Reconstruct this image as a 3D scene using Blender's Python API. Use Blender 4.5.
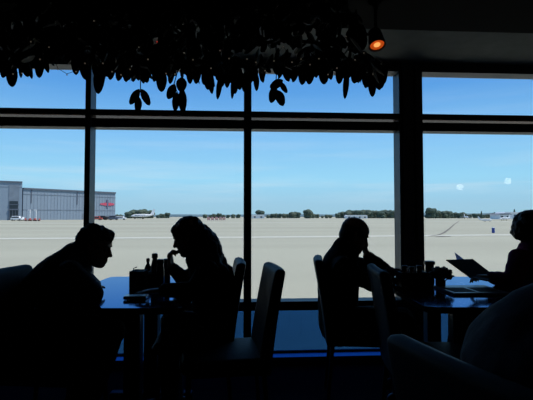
import bpy, bmesh, math, random
from mathutils import Vector, Matrix, noise, Euler

for o in list(bpy.data.objects):
    bpy.data.objects.remove(o, do_unlink=True)
scene = bpy.context.scene
COL = scene.collection
PI = math.pi
YAW = math.radians(3.6)
PITCH = math.radians(2.15)
F = 440.0
CAM = Vector((0, 0, 1.2))

# ---------------------------------------------------------------- camera
cd = bpy.data.cameras.new('camera')
cd.sensor_width = 36.0
cd.lens = 36.0 * F / 533.0
cd.clip_start = 0.05
cd.clip_end = 6000
cam = bpy.data.objects.new('camera', cd)
COL.objects.link(cam)
cam.location = CAM
cam.rotation_euler = Euler((PI / 2 + PITCH, 0, -YAW), 'XYZ')
scene.camera = cam

# ---------------------------------------------------------------- world (procedural sky)
world = bpy.data.worlds.new('sky')
scene.world = world
world.use_nodes = True
nt = world.node_tree
nt.nodes.clear()
out = nt.nodes.new('ShaderNodeOutputWorld')
bg = nt.nodes.new('ShaderNodeBackground')
tc = nt.nodes.new('ShaderNodeTexCoord')
sep = nt.nodes.new('ShaderNodeSeparateXYZ')
ramp = nt.nodes.new('ShaderNodeValToRGB')
nt.links.new(tc.outputs['Generated'], sep.inputs[0])
nt.links.new(sep.outputs['Z'], ramp.inputs['Fac'])
els = ramp.color_ramp.elements
els[0].position = 0.0; els[0].color = (0.38, 0.64, 0.80, 1)
els[1].position = 1.0; els[1].color = (0.07, 0.19, 0.48, 1)
for p, c in ((0.026, (0.38, 0.65, 0.84, 1)), (0.083, (0.36, 0.74, 1.0, 1)), (0.174, (0.26, 0.60, 0.99, 1)),
             (0.274, (0.122, 0.39, 0.86, 1)), (0.34, (0.10, 0.34, 0.81, 1))):
    e = els.new(p); e.color = c
mp = nt.nodes.new('ShaderNodeMapping')
mp.inputs['Scale'].default_value = (1.6, 1.6, 22.0)
mp.inputs['Location'].default_value = (0.3, 1.2, 0.4)
nz = nt.nodes.new('ShaderNodeTexNoise')
nz.inputs['Scale'].default_value = 1.7
nz.inputs['Detail'].default_value = 5
nz.inputs['Roughness'].default_value = 0.55
cr = nt.nodes.new('ShaderNodeValToRGB')
cr.color_ramp.elements[0].position = 0.50; cr.color_ramp.elements[0].color = (0, 0, 0, 1)
cr.color_ramp.elements[1].position = 0.72; cr.color_ramp.elements[1].color = (0.42, 0.42, 0.42, 1)
band = nt.nodes.new('ShaderNodeValToRGB')          # wisps only low over the horizon
be = band.color_ramp.elements
be[0].position = 0.02; be[0].color = (0, 0, 0, 1)
be[1].position = 0.30; be[1].color = (0, 0, 0, 1)
e = be.new(0.06); e.color = (1, 1, 1, 1)
e = be.new(0.12); e.color = (.5, .5, .5, 1)
mul = nt.nodes.new('ShaderNodeMath'); mul.operation = 'MULTIPLY'
mix = nt.nodes.new('ShaderNodeMixRGB')
mix.inputs['Color2'].default_value = (0.72, 0.86, 0.97, 1)
nt.links.new(tc.outputs['Generated'], mp.inputs[0])
nt.links.new(mp.outputs[0], nz.inputs['Vector'])
nt.links.new(nz.outputs['Fac'], cr.inputs[0])
nt.links.new(sep.outputs['Z'], band.inputs[0])
nt.links.new(cr.outputs[0], mul.inputs[0])
nt.links.new(band.outputs[0], mul.inputs[1])
nt.links.new(mul.outputs[0], mix.inputs['Fac'])
nt.links.new(ramp.outputs[0], mix.inputs['Color1'])
nt.links.new(mix.outputs[0], bg.inputs['Color'])
bg.inputs['Strength'].default_value = 1.0
nt.links.new(bg.outputs[0], out.inputs[0])

# ---------------------------------------------------------------- sun
sd = bpy.data.lights.new('sun', 'SUN')
sd.energy = 4.2
sd.angle = math.radians(0.55)
sd.color = (1.0, 0.95, 0.87)
sun = bpy.data.objects.new('sun', sd)
COL.objects.link(sun)
sun.rotation_euler = Vector((0.80, -0.15, 1.35)).to_track_quat('Z', 'Y').to_euler()

vs = scene.view_settings
scene.display_settings.display_device = 'sRGB'
vs.view_transform = 'Standard'
vs.look = 'None'
vs.exposure = 0.0
vs.gamma = 1.0
vs.use_curve_mapping = False


# ================================================================ helpers
def W(px, py, d):
    """world point seen at pixel (px, py) at horizontal distance d in front of the viewer"""
    u = (px - 266.5) / F
    v = -(py - 200.0) / F
    c, s = math.cos(PITCH), math.sin(PITCH)
    fwd = c - v * s
    up = s + v * c
    k = d / fwd
    xc = u * k
    zc = up * k
    return Vector((d * math.sin(YAW) + xc * math.cos(YAW),
                   d * math.cos(YAW) - xc * math.sin(YAW), CAM.z + zc))


def C(xc, d, z=0.0):
    """point given by its sideways offset and distance from the viewer"""
    return Vector((d * math.sin(YAW) + xc * math.cos(YAW), d * math.cos(YAW) - xc * math.sin(YAW), z))


def mat(name, color, rough=0.6, metal=0.0, spec=0.5, var=0.12, scale=8.0, bump=0.0, emis=None, es=0.0, coat=0.0,
        stretch=(1, 1, 1)):
    m = bpy.data.materials.new(name)
    m.use_nodes = True
    n = m.node_tree.nodes; l = m.node_tree.links
    b = n['Principled BSDF']
    b.inputs['Roughness'].default_value = rough
    b.inputs['Metallic'].default_value = metal
    b.inputs['Specular IOR Level'].default_value = spec
    b.inputs['Coat Weight'].default_value = coat
    t = n.new('ShaderNodeTexCoord')
    mp = n.new('ShaderNodeMapping'); mp.inputs['Scale'].default_value = stretch
    z = n.new('ShaderNodeTexNoise'); z.inputs['Scale'].default_value = scale
    z.inputs['Detail'].default_value = 4
    l.new(t.outputs['Object'], mp.inputs[0]); l.new(mp.outputs[0], z.inputs['Vector'])
    r = n.new('ShaderNodeValToRGB')
    lo = tuple(max(0, c * (1 - var)) for c in color[:3]) + (1,)
    hi = tuple(min(1, c * (1 + var)) for c in color[:3]) + (1,)
    r.color_ramp.elements[0].position = 0.3; r.color_ramp.elements[0].color = lo
    r.color_ramp.elements[1].position = 0.7; r.color_ramp.elements[1].color = hi
    l.new(z.outputs['Fac'], r.inputs[0]); l.new(r.outputs[0], b.inputs['Base Color'])
    if bump:
        bp = n.new('ShaderNodeBump'); bp.inputs['Strength'].default_value = bump
        bp.inputs['Distance'].default_value = 0.01
        l.new(z.outputs['Fac'], bp.inputs['Height']); l.new(bp.outputs[0], b.inputs['Normal'])
    if emis:
        b.inputs['Emission Color'].default_value = emis + (1,)
        b.inputs['Emission Strength'].default_value = es
    return m


def glass(name, tint, refl=1.0):
    m = bpy.data.materials.new(name)
    m.use_nodes = True
    n = m.node_tree.nodes; l = m.node_tree.links
    n.clear()
    o = n.new('ShaderNodeOutputMaterial')
    tr = n.new('ShaderNodeBsdfTransparent'); tr.inputs[0].default_value = tint + (1,)
    gl = n.new('ShaderNodeBsdfGlossy'); gl.inputs['Roughness'].default_value = 0.02
    fr = n.new('ShaderNodeFresnel'); fr.inputs['IOR'].default_value = 1.35
    mu = n.new('ShaderNodeMath'); mu.operation = 'MULTIPLY'; mu.inputs[1].default_value = refl
    mx = n.new('ShaderNodeMixShader')
    l.new(fr.outputs[0], mu.inputs[0]); l.new(mu.outputs[0], mx.inputs[0])
    l.new(tr.outputs[0], mx.inputs[1]); l.new(gl.outputs[0], mx.inputs[2])
    l.new(mx.outputs[0], o.inputs[0])
    return m


M = {}
M['frame'] = mat('dark_window_frame', (0.035, 0.042, 0.055), 0.45, 0.2)
M['lit_underside'] = mat('frame_underside_lit_tone', (0.30, 0.31, 0.33), 0.5, 0.0)  # frame colour lightened to stand in for outdoor light on its undersides
M['side'] = mat('mullion_side_lit_tone', (0.045, 0.055, 0.075), 0.45, 0.0)  # bluish lighter frame tone, window light put into the colour
M['sill'] = mat('aluminium_sill', (0.85, 0.88, 0.92), 0.22, 0.95, var=.03)
M['bead'] = mat('brushed_glazing_bead', (0.42, 0.43, 0.44), 0.4, 0.3)
M['floor'] = mat('dark_carpet', (0.012, 0.012, 0.014), 0.9, spec=0.1, scale=60, bump=0.3)
M['wall'] = mat('dark_paint', (0.022, 0.022, 0.022), 0.8, spec=0.2)
M['black_ceiling'] = mat('black_ceiling_paint', (0.008, 0.008, 0.008), 0.9, spec=0.1)
M['soffit'] = mat('grey_green_soffit_paint', (0.20, 0.22, 0.215), 0.7, spec=0.2)
M['table'] = mat('polished_dark_blue_table', (0.12, 0.23, 0.34), 0.09, 1.0, spec=0.9, scale=3, var=.04)
M['table'].node_tree.nodes['Principled BSDF'].inputs['Specular Tint'].default_value = (0.45, 0.58, 0.85, 1)
M['table_edge'] = mat('table_edge_black', (0.008, 0.008, 0.010), 0.9, spec=0.05)
M['iron'] = mat('black_iron', (0.012, 0.012, 0.013), 0.45, 0.4, scale=30)
M['leather'] = mat('navy_leather', (0.011, 0.019, 0.028), 0.6, spec=0.25, scale=45, bump=0.12)
M['piping'] = mat('leather_piping', (0.015, 0.022, 0.035), 0.4)
M['leg'] = mat('dark_steel_leg', (0.03, 0.03, 0.035), 0.35, 0.7)
M['skin'] = mat('skin', (0.30, 0.16, 0.10), 0.55, spec=0.3, scale=20)
M['eye'] = mat('eye', (0.5, 0.48, 0.45), 0.2)
M['hair_dark'] = mat('dark_brown_hair', (0.012, 0.008, 0.006), 0.6, spec=0.3, scale=40, stretch=(1, 1, 6), bump=0.4)
M['hair_black'] = mat('black_hair', (0.008, 0.007, 0.007), 0.65, spec=0.25, scale=60, bump=0.3)
M['navy_shirt'] = mat('navy_shirt', (0.012, 0.02, 0.04), 0.85, spec=0.2, scale=70, bump=0.2)
M['grey_shirt'] = mat('faded_blue_shirt', (0.03, 0.045, 0.07), 0.85, spec=0.2, scale=70, bump=0.2)
M['black_top'] = mat('black_knit_top', (0.01, 0.01, 0.012), 0.9, spec=0.15, scale=80, bump=0.2)
M['plum'] = mat('plum_jacket', (0.13, 0.02, 0.085), 0.85, spec=0.15, scale=70, bump=0.2)
M['jeans'] = mat('dark_jeans', (0.045, 0.07, 0.12), 0.8, spec=0.2, scale=90, bump=0.2)
M['trousers'] = mat('black_trousers', (0.01, 0.01, 0.012), 0.85, spec=0.2, scale=60, bump=0.1)
M['shoe'] = mat('black_shoe', (0.01, 0.01, 0.01), 0.4)
M['leaf'] = mat('dark_glossy_leaf', (0.010, 0.014, 0.009), 0.6, spec=0.25, scale=9, var=0.3)
M['vine'] = mat('brown_vine', (0.012, 0.009, 0.006), 0.8, spec=0.2, scale=30)
M['lamp_body'] = mat('black_lamp_housing', (0.012, 0.012, 0.012), 0.4, 0.3)
M['lamp_glow'] = mat('amber_lamp_glow', (0.6, 0.2, 0.05), 0.5, emis=(1.0, 0.13, 0.01), es=0.42)
M['lamp_core'] = mat('amber_lamp_core', (0.6, 0.3, 0.1), 0.5, emis=(1.0, 0.40, 0.10), es=1.1)
M['bulb'] = mat('dim_fairy_bulb', (0.3, 0.3, 0.25), 0.4, emis=(0.9, 0.75, 0.55), es=0.07)
M['red_bulb'] = mat('dim_red_bulb', (0.4, 0.05, 0.03), 0.4, emis=(1.0, 0.05, 0.03), es=0.5)
M['globe'] = mat('warm_globe', (0.8, 0.8, 0.75), 0.4, emis=(1.0, 0.93, 0.82), es=5)
M['white_paper'] = mat('white_paper', (0.7, 0.72, 0.78), 0.6)
_n = M['white_paper'].node_tree          # thin paper lets light through
_tl = _n.nodes.new('ShaderNodeBsdfTranslucent'); _tl.inputs[0].default_value = (0.62, 0.68, 0.95, 1)
_mx = _n.nodes.new('ShaderNodeMixShader'); _mx.inputs[0].default_value = 0.7
_n.links.new(_n.nodes['Principled BSDF'].outputs[0], _mx.inputs[1]); _n.links.new(_tl.outputs[0], _mx.inputs[2])
_n.links.new(_mx.outputs[0], _n.nodes['Material Output'].inputs[0])
M['menu'] = mat('black_menu_cover', (0.008, 0.008, 0.010), 0.75, spec=0.1)
M['print'] = mat('newsprint', (0.10, 0.13, 0.19), 0.35, spec=0.6, scale=90, var=0.6)
M['dark_glass'] = mat('dark_bottle', (0.02, 0.008, 0.005), 0.15)
M['red_plastic'] = mat('dark_red_plastic', (0.08, 0.01, 0.008), 0.35)
M['cap'] = mat('black_cap', (0.01, 0.01, 0.01), 0.4)
M['steel'] = mat('shaker_steel', (0.15, 0.15, 0.16), 0.35, 0.8)
M['caddy'] = mat('black_caddy', (0.01, 0.01, 0.012), 0.5)
M['flower'] = mat('dark_red_flowers', (0.03, 0.006, 0.008), 0.7, scale=30)
M['phone'] = mat('black_phone', (0.008, 0.008, 0.01), 0.2)
# outside
M['apron'] = mat('sunlit_concrete_apron', (0.405, 0.39, 0.30), 0.9, spec=0.1, var=0.10, scale=0.05, stretch=(0.25, 1.6, 1))
M['paint_white'] = mat('white_line_paint', (0.56, 0.54, 0.44), 0.8)
M['paint_dark'] = mat('dark_seam', (0.16, 0.14, 0.11), 0.9)
M['paint_yellow'] = mat('yellow_line_paint', (0.50, 0.42, 0.20), 0.8)
M['hangar'] = mat('blue_grey_metal_cladding', (0.22, 0.28, 0.35), 0.6, 0.0, scale=0.4, stretch=(1, 1, 0.05), var=0.06)
M['hangar_dark'] = mat('darker_cladding', (0.17, 0.21, 0.26), 0.6, scale=0.5)
M['hangar_trim'] = mat('hangar_trim', (0.10, 0.12, 0.16), 0.6)
M['dark_opening'] = mat('dark_glazing', (0.02, 0.03, 0.04), 0.3)
M['sign_red'] = mat('red_sign', (0.55, 0.08, 0.13), 0.5)
M['sign_dark'] = mat('dark_sign', (0.12, 0.12, 0.2), 0.5)
M['white'] = mat('white_paint', (0.75, 0.76, 0.77), 0.5)
M['red'] = mat('red_paint', (0.42, 0.08, 0.06), 0.5)
M['tyre'] = mat('tyre', (0.02, 0.02, 0.02), 0.8)
M['blue'] = mat('blue_plastic', (0.02, 0.05, 0.25), 0.5)
M['tree_a'] = mat('hazed_green_foliage', (0.050, 0.080, 0.060), 0.9, scale=0.9, var=0.4)  # green lightened and blued, distance haze put into the colour
M['tree_b'] = mat('olive_foliage', (0.075, 0.100, 0.070), 0.9, scale=0.9, var=0.4)
M['hill'] = mat('hazed_blue_hill', (0.17, 0.26, 0.31), 0.95, scale=0.01, var=0.15)  # blue of the distance haze is put into the hill colour
M['bark'] = mat('bark', (0.08, 0.06, 0.04), 0.9)
M['roof_grey'] = mat('grey_roof', (0.25, 0.26, 0.28), 0.7)
M['glass'] = glass('clear_window_glass', (0.97, 0.98, 0.98))
M['strip'] = glass('added_grey_strip', (0.62, 0.40, 0.30), 0.5)  # added see-through band, dimmed sky stands in for the transom's lit grey line
M['tinted'] = glass('deep_blue_tinted_glass', (0.12, 0.28, 0.50), 0.5)


def link(name, bm, material, parent=None, smooth=False, autos=None, origin=None):
    """one mesh object out of a bmesh in world coordinates (or local ones when the parent is local)"""
    me = bpy.data.meshes.new(name)
    if origin is not None:
        bmesh.ops.translate(bm, verts=bm.verts, vec=-Vector(origin))
    bmesh.ops.recalc_face_normals(bm, faces=bm.faces)
    bm.to_mesh(me); bm.free()
    for p in me.polygons:
        p.use_smooth = smooth
    if isinstance(material, (list, tuple)):
        for m_ in material: me.materials.append(m_)
    else:
        me.materials.append(material)
    o = bpy.data.objects.new(name, me)
    COL.objects.link(o)
    if parent is not None:
        o.parent = parent
    elif origin is not None:
        o.location = origin
    return o


def empty(name, loc=(0, 0, 0), rz=0.0):
    o = bpy.data.objects.new(name, None)
    o.empty_display_size = 0.1
    COL.objects.link(o)
    o.location = loc
    o.rotation_euler = (0, 0, rz)
    return o


def tag(o, label, cat=None, group=None, kind=None):
    if label: o['label'] = label
    if cat: o['category'] = cat
    if group: o['group'] = group
    if kind: o['kind'] = kind
    return o


def copy_tree(o, parent=None):
    c = o.copy()
    COL.objects.link(c)
    if parent is not None:
        c.parent = parent
    for ch in [x for x in bpy.data.objects if x.parent == o]:
        copy_tree(ch, c)
    return c


def box(bm, x0, x1, y0, y1, z0, z1, bev=0.0, M4=None, mi=0, seg=2):
    r = bmesh.ops.create_cube(bm, size=1.0)
    vs_ = r['verts']
    for v in vs_:
        v.co = Vector(((x0 + x1) / 2 + v.co.x * (x1 - x0), (y0 + y1) / 2 + v.co.y * (y1 - y0),
                       (z0 + z1) / 2 + v.co.z * (z1 - z0)))
    fs = list({f for v in vs_ for f in v.link_faces})
    for f in fs: f.material_index = mi
    if bev:
        es = list({e for v in vs_ for e in v.link_edges})
        g = bmesh.ops.bevel(bm, geom=es, offset=bev, segments=seg, affect='EDGES', profile=0.5)
        vs_ = list({v for f in g['faces'] for v in f.verts} | {v for v in vs_ if v.is_valid})
    if M4 is not None:
        bmesh.ops.transform(bm, matrix=M4, verts=[v for v in vs_ if v.is_valid])
    return vs_


def boxes(name, specs, material, parent=None, smooth=False):
    bm = bmesh.new()
    for s in specs: box(bm, *s)
    return link(name, bm, material, parent, smooth)


def tube(bm, pts, rad, n=12, side=None, cap=True, smoothp=0, mi=0):
    """rounded tube through pts. rad: list of r or (r_side, r_other); side: vector for r_side"""
    pts = [Vector(p) for p in pts]
    rad = [(r, r) if not isinstance(r, (tuple, list)) else tuple(r) for r in rad]
    if smoothp:
        np_, nr = [], []
        for i in range(len(pts) - 1):
            p0 = pts[max(i - 1, 0)]; p1 = pts[i]; p2 = pts[i + 1]; p3 = pts[min(i + 2, len(pts) - 1)]
            for k in range(smoothp):
                t = k / smoothp
                q = 0.5 * ((2 * p1) + (p2 - p0) * t + (2 * p0 - 5 * p1 + 4 * p2 - p3) * t * t +
                           (3 * p1 - p0 - 3 * p2 + p3) * t * t * t)
                np_.append(q)
                nr.append(tuple(rad[i][j] * (1 - t) + rad[i + 1][j] * t for j in (0, 1)))
        np_.append(pts[-1]); nr.append(rad[-1])
        pts, rad = np_, nr
    if cap:
        a = (pts[0] - pts[1]).normalized(); b = (pts[-1] - pts[-2]).normalized()
        pre, prr, post, por = [], [], [], []
        for t in (0.97, 0.8, 0.45):
            k = math.sqrt(1 - t * t)
            m0 = min(rad[0]); m1 = min(rad[-1])
            pre.append(pts[0] + a * m0 * t); prr.append((rad[0][0] * k, rad[0][1] * k))
            post.insert(0, pts[-1] + b * m1 * t); por.insert(0, (rad[-1][0] * k, rad[-1][1] * k))
        pts = pre + pts + post; rad = prr + rad + por
    rings = []
    last = None
    for i, p in enumerate(pts):
        if i == 0: d = pts[1] - p
        elif i == len(pts) - 1: d = p - pts[i - 1]
        else: d = pts[i + 1] - pts[i - 1]
        if d.length < 1e-9: d = Vector((0, 0, 1))
        d.normalize()
        s = Vector(side) if side is not None else (last if last is not None else
            (Vector((0, 1, 0)) if abs(d.y) < 0.9 else Vector((1, 0, 0))))
        s = s - d * s.dot(d)
        if s.length < 1e-5: s = d.orthogonal()
        s.normalize(); last = s
        t = d.cross(s)
        rings.append([bm.verts.new(p + s * math.cos(2 * PI * k / n) * rad[i][0] + t * math.sin(2 * PI * k / n) * rad[i][1])
                      for k in range(n)])
    for a, b in zip(rings[:-1], rings[1:]):
        for k in range(n):
            f = bm.faces.new((a[k], a[(k + 1) % n], b[(k + 1) % n], b[k])); f.material_index = mi
    f = bm.faces.new(list(reversed(rings[0]))); f.material_index = mi
    f = bm.faces.new(rings[-1]); f.material_index = mi


def lathe(bm, prof, n=20, c=(0, 0, 0), mi=0):
    """prof: list of (r, z)"""
    c = Vector(c)
    rings = []
    for r, z in prof:
        r = max(r, 1e-4)
        rings.append([bm.verts.new(c + Vector((r * math.cos(2 * PI * k / n), r * math.sin(2 * PI * k / n), z))) for k in range(n)])
    for a, b in zip(rings[:-1], rings[1:]):
        for k in range(n):
            f = bm.faces.new((a[k], a[(k + 1) % n], b[(k + 1) % n], b[k])); f.material_index = mi
    bm.faces.new(list(reversed(rings[0]))).material_index = mi
    bm.faces.new(rings[-1]).material_index = mi


def ball(bm, c, r, sub=2, M4=None):
    res = bmesh.ops.create_icosphere(bm, subdivisions=sub, radius=1.0)
    rr = r if isinstance(r, (tuple, list)) else (r, r, r)
    for v in res['verts']:
        v.co = Vector((v.co.x * rr[0], v.co.y * rr[1], v.co.z * rr[2])) + Vector(c)
    if M4 is not None:
        bmesh.ops.transform(bm, matrix=M4, verts=res['verts'])
    return res['verts']


def fuse(name, bm, material, parent, voxel=0.006, smooth_it=4, origin=None, disp=None, extra=None):
    """merge overlapping closed pieces into one continuous skin"""
    me = bpy.data.meshes.new('tmp')
    if origin is not None:
        bmesh.ops.translate(bm, verts=bm.verts, vec=-Vector(origin))
    bmesh.ops.recalc_face_normals(bm, faces=bm.faces)
    bm.to_mesh(me); bm.free()
    o = bpy.data.objects.new('tmp', me)
    COL.objects.link(o)
    m = o.modifiers.new('r', 'REMESH'); m.mode = 'VOXEL'; m.voxel_size = voxel
    s = o.modifiers.new('s', 'SMOOTH'); s.factor = 0.5; s.iterations = smooth_it
    dg = bpy.context.evaluated_depsgraph_get()
    dg.update()
    nm = bpy.data.meshes.new_from_object(o.evaluated_get(dg))
    nm.name = name
    bpy.data.objects.remove(o, do_unlink=True)
    if disp:
        b2 = bmesh.new(); b2.from_mesh(nm)
        b2.normal_update()
        for v in b2.verts:
            v.co += v.normal * disp(v.co)
        b2.to_mesh(nm); b2.free()
    if extra:
        b2 = bmesh.new(); b2.from_mesh(nm)
        for f in b2.faces: f.material_index = 0
        extra(b2)
        b2.to_mesh(nm); b2.free()
    nm.materials.clear()
    for m_ in (material if isinstance(material, (list, tuple)) else [material]):
        nm.materials.append(m_)
    for p in nm.polygons: p.use_smooth = True
    ob = bpy.data.objects.new(name, nm)
    COL.objects.link(ob)
    if parent is not None: ob.parent = parent
    elif origin is not None: ob.location = origin
    return ob


def structure(o):
    o['kind'] = 'structure'
    return o


# ================================================================ the room
YI, YG, YO = 3.62, 3.745, 3.76          # inner face of the frames, the glass, outer face
XL, XR, YB = -4.2, 6.5, -5.0
structure(boxes('floor', [(XL, XR, YB, YO + 0.1, -0.12, 0)], M['floor']))
structure(boxes('wall_left', [(XL - 0.15, XL, YB, YO, 0, 2.9)], M['wall']))
structure(boxes('wall_right', [(XR, XR + 0.15, YB, YO, 0, 2.9)], M['wall']))
structure(boxes('wall_back', [(XL, XR, YB - 0.15, YB, 0, 2.9)], M['wall']))
structure(boxes('ceiling', [(XL, XR, YB, 2.955, 2.50, 2.9)], M['black_ceiling']))
structure(boxes('trim_1', [(XL, XR, 2.955, YI, 2.508, 2.9)], M['soffit']))           # grey soffit strip by the glazing
structure(boxes('trim_2', [(XL, XR, YI - 0.005, YO, 2.50, 2.95)], M['frame']))         # head band above the frames
structure(boxes('trim_3', [(XL, XR, YI - 0.01, YO, 0, 0.056)], M['sill']))         # sill at the floor
structure(boxes('added_overhang', [(XL - 0.15, XR + 0.15, YO, YO + 0.9, 2.9, 3.3)], M['wall']))   # unseen overhang, added over the glazing to keep sun out
mull = [(-3.86, 0.06), (-2.57, 0.06), (-1.223, 0.044), (0.072, 0.063), (2.90, 0.06), (4.23, .06), (5.56, .06)]
n_tr = 4
for x, w in mull:
    bm = bmesh.new()
    box(bm, x - w / 2, x + w / 2, YI, YO, 0.045, 2.50, 0.004)
    o = link('trim_%d' % n_tr, bm, [M['frame']]); n_tr += 1
    # side faces coloured paler to stand in for window light on them
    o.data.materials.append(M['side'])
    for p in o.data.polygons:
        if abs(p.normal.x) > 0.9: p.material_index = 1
    structure(o)
# the wide structural column with its mullions
bm = bmesh.new()
box(bm, 1.352, 1.555, YI - .01, YO, 0.0, 2.508, 0.004)
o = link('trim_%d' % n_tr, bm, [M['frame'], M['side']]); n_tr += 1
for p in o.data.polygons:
    if abs(p.normal.x) > 0.9: p.material_index = 1  # column sides get the same painted window light
structure(o)
for x in (1.40, 1.507):           # raised cover strips on the column
    structure(boxes('trim_%d' % n_tr, [(x - .022, x + .022, YI - .03, YI - .01, 0, 2.50, .003)], M['frame'])); n_tr += 1
bays = [(-4.2, -3.89), (-3.83, -2.60), (-2.54, -1.245), (-1.201, 0.0405), (0.1035, 1.352), (1.555, 2.87), (2.93, 4.2), (4.26, 5.53), (5.59, 6.5)]
for i, (x0, x1) in enumerate(bays):
    w = structure(empty('window_%d' % (i + 1), ((x0 + x1) / 2, YG, 0.045)))
    def part(name, specs, m_):
        bm = bmesh.new()
        for s in specs: box(bm, *s)
        bmesh.ops.translate(bm, verts=bm.verts, vec=-Vector(w.location))
        return link(name, bm, m_, w)
    o = part('head_rail', [(x0, x1, YI, YO, 2.433, 2.50)], [M['frame'], M['lit_underside']])
    for p in o.data.polygons:
        if p.normal.z < -0.9: p.material_index = 1  # underside gets the lighter painted-light tone
    part('upper_transom', [(x0, x1, YI, YI + .035, 2.027, 2.072)], M['frame'])
    part('transom_face', [(x0, x1, 3.645, YO, 1.93, 2.004)], M['frame'])
    part('added_light_strip', [(x0, x1, 3.650, 3.654, 2.004, 2.030)], M['strip'])  # made-up strip that gives the transom its lit grey line
    part('bottom_rail', [(x0, x1, 3.735, YO, 0.056, 0.068)], M['frame'])
    part('lower_transom', [(x0, x1, YI, YO, 0.43, 0.503)], M['frame'])
    part('upper_pane', [(x0, x1, YG - 0.003, YG + 0.003, 2.004, 2.433)], M['glass'])
    part('main_pane', [(x0, x1, YG - 0.003, YG + 0.003, 0.503, 1.93)], M['glass'])
    part('lower_pane', [(x0, x1, YG - 0.003, YG + 0.003, 0.045, 0.43)], M['tinted'])

# ================================================================ outside: ground
GZ = -0.6
gh = CAM.z - GZ


def G(px, py):
    """point of the apron seen at a pixel"""
    a = W(px, py, 1.0) - CAM
    k = -gh / a.z
    return CAM + a * k


bm = bmesh.new()
box(bm, -1500, 1500, 3.95, 3000, GZ - 0.5, GZ)
structure(link('floor_apron', bm, M['apron']))['label'] = 'sunlit concrete airport apron'
bpy.data.objects['floor_apron'].name = 'ground'
bm = bmesh.new()
box(bm, XL - 0.15, XR + 0.15, 3.78, 3.95, GZ - 0.5, 0.0)
structure(link('wall_plinth', bm, M['wall']))


def stripe(name, px_pts, width, m_, z=0.012, label=None):
    bm = bmesh.new()
    pts = [G(*p) for p in px_pts]
    prev = None
    for i, p in enumerate(pts):
        a = pts[max(i - 1, 0)]; b = pts[min(i + 1, len(pts) - 1)]
        d = (b - a); d.z = 0; d.normalize()
        nrm = Vector((-d.y, d.x, 0)) * width / 2
        r = [bm.verts.new(p + nrm + Vector((0, 0, z))), bm.verts.new(p - nrm + Vector((0, 0, z)))]
        if prev: bm.faces.new((prev[0], prev[1], r[1], r[0]))
        prev = r
    o = link(name, bm, m_)
    tag(o, label, 'ground marking')
    return o


stripe('painted_line', [(-260, 242.3), (0, 238.7), (266, 237.2), (533, 234.6), (800, 232.8)], 2.3, M['paint_white'],
       label='long pale painted line running across the whole sunlit apron')
stripe('guide_line', [(430, 236.3), (439, 235.0), (444, 232.8), (449, 229.2), (454, 224.6), (459.5, 220.8)], 0.28, M['paint_dark'],
       z=0.02, label='curved dark line sweeping away across the apron right of the black column')
stripe('apron_stain', [(438, 236.9), (444, 236.5), (450, 236.7)], 0.8, M['paint_dark'], z=0.02,
       label='short dark stain just below the curved line on the apron')
stripe('faint_stripe', [(-100, 223.2), (200, 222.8), (520, 221.4)], 4.0, M['paint_white'], z=0.008,
       label='faint pale strip far out on the apron beyond the painted line')

# ---------------------------------------------------------------- hangar
def slab(bm, a, b, z0, z1, t, mi=0, off=0.0):
    """upright slab from a to b (plan), thickness t going away from the viewer, front pushed off towards viewer"""
    a = Vector((a[0], a[1], 0)); b = Vector((b[0], b[1], 0))
    d = (b - a).normalized(); nrm = Vector((-d.y, d.x, 0))
    if nrm.y < 0: nrm = -nrm
    q = []
    for z in (z0, z1):
        for p in (a - nrm * off, b - nrm * off, b + nrm * t, a + nrm * t):
            q.append(bm.verts.new((p.x, p.y, z)))
    for f in ((0, 1, 2, 3), (7, 6, 5, 4), (0, 4, 5, 1), (1, 5, 6, 2), (2, 6, 7, 3), (3, 7, 4, 0)):
        bm.faces.new([q[i] for i in f]).material_index = mi


def along(a, b, t):
    return a * (1 - t) + b * t


A = W(-60, 216.5, 205); A2 = W(22.8, 216.5, 222); B = W(115.2, 216.5, 264)
hang = empty('aircraft_hangar', (A2.x, A2.y, GZ))
tag(hang, 'long blue-grey metal hangar with a red emblem at its right end', 'building')
def hpart(name, fn, m_, parent=hang, off=None):
    bm = bmesh.new(); fn(bm)
    base = hang.location
    bmesh.ops.translate(bm, verts=bm.verts, vec=-Vector(base))
    return link(name, bm, m_, parent)
zt = CAM.z + 27.3 / F * 222
hpart('long_wall', lambda bm: slab(bm, A2, B, GZ, zt, 25), M['hangar'])
hpart('roof_edge', lambda bm: slab(bm, A2, B, zt, zt + 0.8, 25, off=0.6), M['hangar_trim'])
def seams(bm):
    for k in range(1, 30):
        p = along(A2, B, k / 30); q = along(A2, B, k / 30 + 0.0015)
        slab(bm, p, q, GZ + 0.2, zt - 1.2, 0.1, off=0.10)
hpart('panel_seams', seams, M['hangar_dark'])
def belt(bm):
    slab(bm, A2, B, zt - 2.6, zt - 2.25, 0.1, off=0.14)
    slab(bm, A2, B, GZ + 5.1, GZ + 5.5, 0.1, off=0.14)
hpart('wall_band', belt, M['hangar_dark'])
hpart('downpipe', lambda bm: slab(bm, along(A2, B, .072), along(A2, B, .078), zt - 7.0, zt, 0.1, off=0.3), M['hangar_trim'])
hpart('downpipe', lambda bm: slab(bm, along(A2, B, .54), along(A2, B, .546), zt - 7.0, zt, 0.1, off=0.3), M['hangar_trim'])
hpart('ground_floor_opening', lambda bm: slab(bm, along(A2, B, .80), along(A2, B, .985), GZ, GZ + 2.2, 0.2, off=0.16), M['dark_opening'])
hpart('end_door', lambda bm: slab(bm, along(A2, B, .60), along(A2, B, .66), GZ, GZ + 3.4, 0.2, off=0.16), M['hangar_dark'])
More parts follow.
